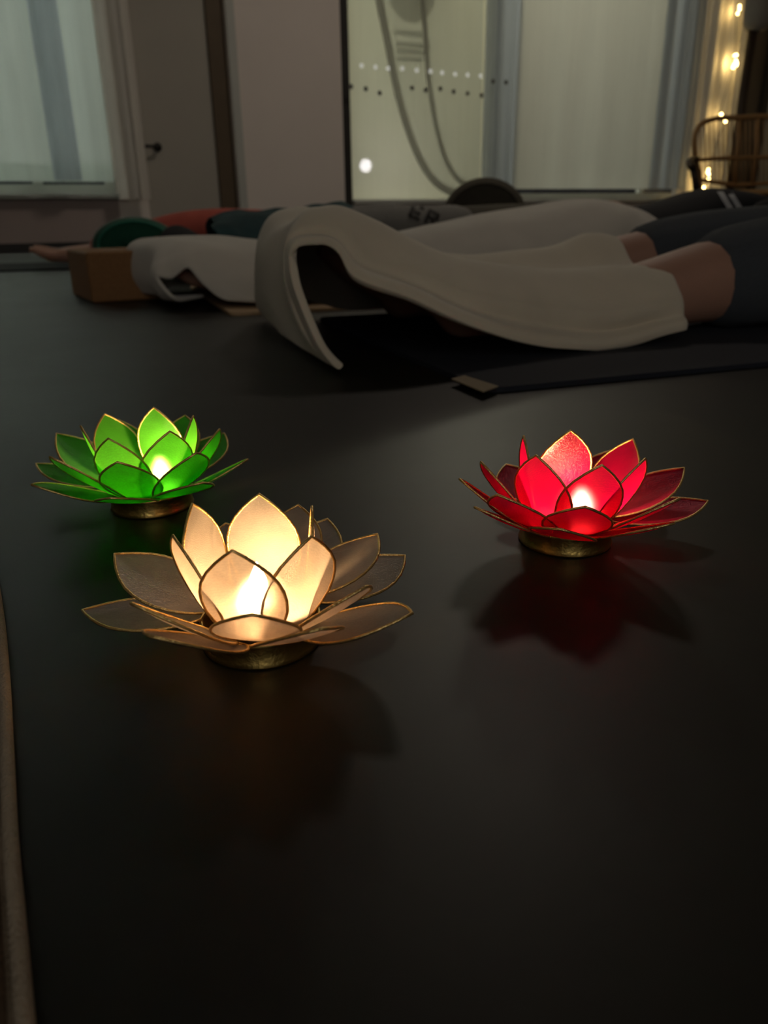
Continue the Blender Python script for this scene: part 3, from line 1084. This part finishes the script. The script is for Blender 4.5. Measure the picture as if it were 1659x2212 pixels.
bB = patch('blanket', rowsB, M['white'], sub=6, thick=.008, wr=.007, seed=5, minz=Z0 + .012, freq=7, folds=.015, fdir=(.8, 1.2))
tag(bB, 'long off-white blanket over the legs of the second person', 'blanket')

# dark teal blanket over third person's shins
rowsC = []
for (x, yt) in ((462, 476), (490, 466), (530, 464), (580, 464), (640, 460), (700, 452), (760, 446)):
    r = W2(x, yt, 1.9)
    rel = r - MO
    u = rel.dot(EU)
    rowsC.append([mat_w(u, 1.64, .02), W2(x, (yt + 545) / 2, 1.70), W2(x, yt + 8, 1.80), r, mat_w(u, 2.02, r.z), mat_w(u, 2.2, .02)])
bC = patch('blanket', rowsC, M['teal'], sub=6, thick=.010, wr=.014, seed=9, minz=.014, freq=10)
tag(bC, 'dark teal crumpled blanket over the third person\'s shins', 'blanket')

# green bolster (rounded end towards the camera)
def bolster(name, c, axis, R, L_, mat, label, cat='bolster', squash=1.0, piping=None):
    a = Vector(axis).normalized()
    root = empty(name, (c[0], c[1], 0))
    prof = [(-L_ / 2, .02), (-L_ / 2, R * .45), (-L_ / 2 + .006, R * .8), (-L_ / 2 + .02, R * .95), (-L_ / 2 + .05, R), (L_ / 2 - .05, R), (L_ / 2 - .02, R * .95), (L_ / 2 - .006, R * .8), (L_ / 2, R * .45), (L_ / 2, .02)]
    pts_ = [a * p[0] + Vector((0, 0, c[2])) for p in prof]
    V, F = tube_geo(pts_, [p[1] for p in prof], 36)
    V = [Vector((v.x, v.y, max(.002, c[2] + (v.z - c[2]) * squash))) for v in V]
    mesh('cover', V, F, mat, root)
    for e in (-1, 1):
        pts2 = []
        sd = a.cross(Vector((0, 0, 1)))
        for k in range(36):
            an = 2 * math.pi * k / 36
            pts2.append(a * (e * (L_ / 2 - .006)) + sd * (R * .84 * math.cos(an)) + Vector((0, 0, max(.006, c[2] + R * .84 * math.sin(an) * squash))))
        tube('piping', pts2, .0045, piping or mat, root, 6, True)
    tag(root, label, cat)
    return root


gt = atY(285, 468, 2.6)
gL, gR = atY(190, 545, 2.6), atY(372, 540, 2.6)
bolster('bolster', ((gL.x + gR.x) / 2 - .01, 2.71, .084), (-.29, 1, 0), (gR.x - gL.x) / 2, .27, M['green'], 'round dark green bolster behind the cork block', squash=.64, piping=principled('green_piping', (.03, .20, .13), .7))
hc = atY(1038, 440, 3.3)
bolster('bolster', (hc.x + .05, 3.58, .15), (.12, 1, 0), .175, .5, M['olive'], 'round dark brown bolster in front of the glazed door', squash=.88)
# black crumpled cloth at bolster
g0 = []
for (x, yt) in ((352, 520), (362, 496), (380, 488), (400, 492), (420, 503), (445, 518), (475, 528)):
    r = atY(x, yt, 2.30)
    z = max(r.z, .02)
    g0.append([Vector((r.x, 2.16, .012)), Vector((r.x, 2.20, z * .7)), Vector((r.x, 2.30, z)), Vector((r.x + .01, 2.40, z * .6)), Vector((r.x + .01, 2.44, .012))])
tag(patch('folded_cloth', g0, M['black'], sub=5, thick=.008, wr=.004, seed=4, minz=.010), 'black crumpled cloth between green bolster and teal blanket', 'cloth')

# cork block
p0 = atz(170, 655)
p1 = atz(338, 648)
ang = math.atan2(p1.y - p0.y, p1.x - p0.x)
bl = box('yoga_block', (0, 0, 0), (.150, .228, .102), M['cork'], None, .006, 3)
bl.location = atz(201, 656) + Vector((0, 0, .0005))
bl.rotation_euler = (0, 0, ang + math.radians(14))
tag(bl, 'orange-brown cork yoga block at the end of the white blanket', 'yoga block')

# surface print: drop shapes onto clothing along the view of someone standing in front
def onto(obj_list, pts_px, lift=.002):
    out = []
    trees = []
    dg = bpy.context.evaluated_depsgraph_get()
    dg.update()
    for o in obj_list:
        mw = o.matrix_world.copy()
        V = [mw @ v.co for v in o.data.vertices]
        P = [tuple(p.vertices) for p in o.data.polygons]
        trees.append(BVHTree.FromPolygons(V, P))
    for x, y in pts_px:
        d = ray(x, y).normalized()
        bd, bp_ = 1e9, None
        for t in trees:
            loc, nr, _, dist = t.ray_cast(CC, d)
            if loc is not None and dist < bd:
                bd, bp_ = dist, loc - d * lift
        out.append(bp_)
    return out


bpy.context.view_layer.update()


def stripe(name, lines, targets, mat, parent, lift=.003):
    V, F = [], []
    n = 14
    inv = parent.matrix_world.inverted()
    (a0, a1), (b0, b1) = lines
    px_ = []
    for i in range(n + 1):
        q = i / n
        for s in range(4):
            w = s / 3
            xa = (a0[0] + (a1[0] - a0[0]) * q, a0[1] + (a1[1] - a0[1]) * q)
            xb = (b0[0] + (b1[0] - b0[0]) * q, b0[1] + (b1[1] - b0[1]) * q)
            px_.append((xa[0] + (xb[0] - xa[0]) * w, xa[1] + (xb[1] - xa[1]) * w))
    P = onto(targets, px_, lift)
    ok = [p is not None for p in P]
    V = [inv @ (p if p is not None else Vector((0, 0, 0))) for p in P]
    runs, cur = [], []
    for i in range(n):
        row = []
        for s in range(3):
            ids = (i * 4 + s, i * 4 + s + 1, (i + 1) * 4 + s + 1, (i + 1) * 4 + s)
            if all(ok[k] for k in ids) and max((P[ids[a]] - P[ids[(a + 1) % 4]]).length for a in range(4)) < .08:
                row.append(ids)
        if len(row) == 3:
            cur = cur + row
        else:
            runs.append(cur)
            cur = []
    runs.append(cur)
    F = max(runs, key=len)               # one unbroken piece
    used = sorted({k for f_ in F for k in f_})
    mp_ = {k: i for i, k in enumerate(used)}
    if F:
        mesh(name, [V[k] for k in used], [tuple(mp_[k] for k in f_) for f_ in F], mat, parent)


jk = mB['jacket']
stripe('stripe', (((1536, 392), (1583, 470)), ((1549, 392), (1597, 470))), [jk], M['stripe'], jk)
stripe('stripe', (((1556, 392), (1604, 470)), ((1568, 392), (1618, 470))), [jk], M['stripe'], jk)
# ER print on the sweatpants
sw = mC['sweatpants']


def glyph(bars, ox, oy, ex, ey):
    for (x0, y0, x1, y1, w) in bars:
        dx, dy = x1 - x0, y1 - y0
        l = math.hypot(dx, dy)
        nx, ny = -dy / l * w / 2, dx / l * w / 2

        def T(x, y):
            return (ox + ex[0] * x + ey[0] * y, oy + ex[1] * x + ey[1] * y)
        stripe('letter_stroke', ((T(x0 + nx, y0 + ny), T(x1 + nx, y1 + ny)), (T(x0 - nx, y0 - ny), T(x1 - nx, y1 - ny))), [sw], M['letters'], sw, .004)


EX, EY = (30, 14), (-12, 30)
E_ = [(0, 0, 0, 1, .24), (0, .08, .72, .08, .2), (0, .5, .6, .5, .18), (0, .92, .72, .92, .2)]
R_ = [(0, 0, 0, 1, .24), (0, .08, .6, .08, .2), (.62, .05, .62, .5, .22), (0, .5, .6, .5, .18), (.25, .5, .72, 1, .22)]
glyph(E_, 896, 438, EX, EY)
glyph(R_, 930, 452, EX, EY)

# ------------------------------------------------------------------ rattan chair and corner things
CY = 5.55
chair = empty('rattan_chair', (2.62, 5.3, 0))


def cw(x, y, dy=0.0):
    return atY(x, y, CY + dy) - chair.location


def bow_(x):          # back rest curves away from the sitter in the middle
    q = (x - 1640) / 140
    return .16 * (1 - q * q)


def cb(x, y): return cw(x, y, bow_(x))


xc = 1640
hoop = [(1513, 412), (1508, 372), (1503, 340), (1500, 310), (1503, 286), (1515, 268), (1535, 259), (1558, 255), (1600, 254), (1640, 251), (1680, 253), (1722, 254), (1745, 260), (1765, 269), (1777, 287), (1780, 310), (1777, 340), (1772, 372), (1767, 412)]
tube('back_hoop', spline([cb(*p) for p in hoop], 4), .017, M['rattan'], chair, 10)
rail1 = [(1502, 346), (1540, 343), (1600, 341), (1640, 340), (1700, 340), (1778, 344)]
tube('back_rail', spline([cb(*p) for p in rail1], 5), .013, M['rattan'], chair, 8)
rail2 = [(1510, 388), (1540, 393), (1590, 399), (1640, 397), (1700, 392), (1770, 386)]
tube('back_rail', spline([cb(*p) for p in rail2], 5), .013, M['rattan'], chair, 8)
for k in range(27):
    x = 1512 + k * (1768 - 1512) / 26
    top = 256 if 1545 < x < 1735 else 256 + (abs(x - 1640) - 95) ** 2 * .020
    tube('cane', [cb(x, top), cb(x + (1640 - x) * .03, 396)], .0042, M['rattan'], chair, 6)
for x in (1592, 1632, 1690):
    tube('back_post', [cb(x + 6, 256), cb(x - 6, 400)], .013, M['rattan'], chair, 8)
for sx in (0, 1):
    e = (lambda x: x) if sx == 0 else (lambda x: 3280 - x)
    arm = [cw(e(1504), 344, 0), cw(e(1494), 346, -.15), cw(e(1490), 352, -.3), cw(e(1494), 362, -.36)]
    tube('arm_rest', spline(arm, 5), .022, M['darkwood'], chair, 10)
    tube('arm_post', [cw(e(1496), 356, -.33), cw(e(1506), 420, -.30)], .02, M['darkwood'], chair, 10)
    tube('leg', [cw(e(1506), 418, -.30), Vector((*cw(e(1500), 420, -.33).xy, 0.0))], .018, M['rattan'], chair, 10)
    tube('leg', [cw(e(1514), 410, .0), Vector((*cw(e(1512), 410, .04).xy, 0.0))], .018, M['rattan'], chair, 10)
sc_ = cw(1640, 418, -.12)
V, F = [], []
ring = [(sc_.x + .40 * math.cos(a) * (1 if True else 1), sc_.y + .27 * math.sin(a)) for a in [2 * math.pi * k / 40 for k in range(40)]]
tube('seat_ring', [(x, y, sc_.z) for x, y in ring], .02, M['rattan'], chair, 8, True)
for k in range(26):
    x = -.38 + k * .76 / 25
    h2 = .27 * math.sqrt(max(0, 1 - (x / .40) ** 2))
    tube('seat_cane', [(sc_.x + x, sc_.y - h2, sc_.z + .004), (sc_.x + x, sc_.y + h2, sc_.z + .004)], .007, M['rattan'], chair, 5)
tag(chair, 'rattan armchair with rounded cane back in the far corner', 'chair')

# floor lamp with grey shade on dark post
lx = atY(1604, 200, 6.25)
lamp = empty('floor_lamp', (lx.x, 6.25, 0))
top_ = atY(1614, 62, 6.25)
tube('post', [(0, 0, .02), (0.01, 0, top_.z + .05)], .032, M['darkwood'], lamp, 12)
lathe('base', [(0, 0), (.15, 0), (.15, .018), (.03, .03), (0, .03)], M['darkwood'], lamp, 32)
lathe('shade', [(.03, top_.z - .02), (.075, top_.z - .005), (.095, top_.z + .04), (.10, top_.z + .12), (.10, top_.z + .55), (.06, top_.z + .6)], M['greyshade'], lamp, 32, (.035, 0, 0))
tag(lamp, 'unlit floor lamp, grey shade on dark post behind the chair', 'lamp')

# fairy light string on the cream drape
BULB = emit('fairy_bulb', (1, .70, .25), 16)
fs = empty('fairy_light_string')
clusters = [((1587, 133), 9, .030, -.22), ((1558, 247), 1, .0, -.22), ((1567, 262), 1, .0, -.24), ((1530, 372), 4, .016, -.24), ((1531, 388), 2, .012, -.24), ((1594, 20), 3, .02, -.22), ((1520, 405), 1, .0, -.24)]
path = []
for (p, n, sp, t) in clusters:
    s_, z_ = wall(p[0], p[1], t)
    for k in range(n):
        off = Vector((random.uniform(-1, 1) * sp, random.uniform(-.3, .3) * sp, random.uniform(-1.5, 1.5) * sp))
        loc = WM @ (Vector((s_, t, z_)) + off)
        bm = bmesh.new()
        bmesh.ops.create_icosphere(bm, subdivisions=1, radius=.011 if n < 3 else .0095)
        for v in bm.verts:
            v.co += loc
        me = bpy.data.meshes.new('bulb')
        bm.to_mesh(me)
        bm.free()
        link('bulb', me, BULB, fs)
    path.append((p[1], WM @ Vector((s_, t + .012, z_))))
    l = bpy.data.lights.new('fairy_glow', 'POINT')
    l.energy = .20 * n ** .5
    l.color = (1, .66, .22)
    l.shadow_soft_size = .012
    lo = bpy.data.objects.new('fairy_glow', l)
    COL.objects.link(lo)
    lo.location = WM @ Vector((s_, t + .03, z_))
path.sort(key=lambda a: a[0])
tube('wire', spline([p for _, p in path], 6), .0022, M['dark'], fs, 5)
tag(fs, 'string of warm fairy lights hanging by the cream drape', 'fairy lights')

# ------------------------------------------------------------------ folded rug edge, front left
zt = .0055
edge = [(-60, 1050), (-22, 1170), (4, 1300), (19, 1440), (28, 1600), (38, 1800), (56, 2000), (72, 2180), (86, 2350)]
pe = spline([atz(x, y, zt * .6) - Vector((.0021, 0, 0)) for x, y in edge], 6)
rug = empty('folded_rug', pe[len(pe) // 2] * Vector((1, 1, 0)) if False else Vector((pe[24].x, pe[24].y, 0)))
loc = rug.location.copy()
V, F = [], []
prof = [(-.001, .0008), (0, .0008)]
N_e = len(pe)
secs = [(.0005, zt * .4), (.0022, zt * .75), (.0032, zt * .8), (.0085, zt * .85), (.0100, zt), (.016, zt + .0006), (.06, zt + .001), (.30, zt), (.34, .001)]
for i, p in enumerate(pe):
    a = pe[max(0, i - 1)]
    b = pe[min(N_e - 1, i + 1)]
    t = (b - a).normalized()
    nrm = Vector((t.y, -t.x, 0))
    if nrm.x > 0:
        nrm = -nrm
    for (d_, z_) in secs:
        V.append(Vector((p.x, p.y, 0)) + nrm * d_ + Vector((0, 0, z_)) - loc)
k_ = len(secs)
F = [(i * k_ + j, (i + 1) * k_ + j, (i + 1) * k_ + j + 1, i * k_ + j + 1) for i in range(N_e - 1) for j in range(k_ - 1)]
mesh('cloth', V, F, M['rug'], rug)
V, F = tube_geo([Vector((p.x - .0001, p.y, zt * .52)) - loc for p in pe], .0022, 12, flat=1.2)
V = [Vector((v.x, v.y, v.z)) for v in V]
mesh('edge_binding', V, F, M['bind'], rug)
nst = 60
off = .009
dense = spline(pe, 4)
for i in range(0, len(dense) - 1, 1):
    p, p2 = dense[i], dense[i + 1]
    t = (p2 - p).normalized()
    nrm = Vector((t.y, -t.x, 0))
    if nrm.x > 0:
        nrm = -nrm
    a = Vector((p.x, p.y, 0)) + nrm * .0034 + Vector((0, 0, zt * .82)) - loc
    b = Vector((p.x, p.y, 0)) + nrm * .0078 + t * .0006 + Vector((0, 0, zt * .88)) - loc
    tube('stitch', [a, (a + b) / 2 + Vector((0, 0, .0007)), b], .0008, M['seam'], rug, 5)
tag(rug, 'folded rug with beige bound edge at the near left', 'rug')

# body for the added ceiling fill light
cl = empty('ceiling_fill_lamp', (.6, 3.6, 0))
lathe('canopy', [(0, 2.7), (.3, 2.7), (.3, 2.66), (.28, 2.635), (0, 2.63)], M['frame'], cl, 32)
tag(cl, 'unseen flat round ceiling lamp added for fill above the mats', 'lamp')
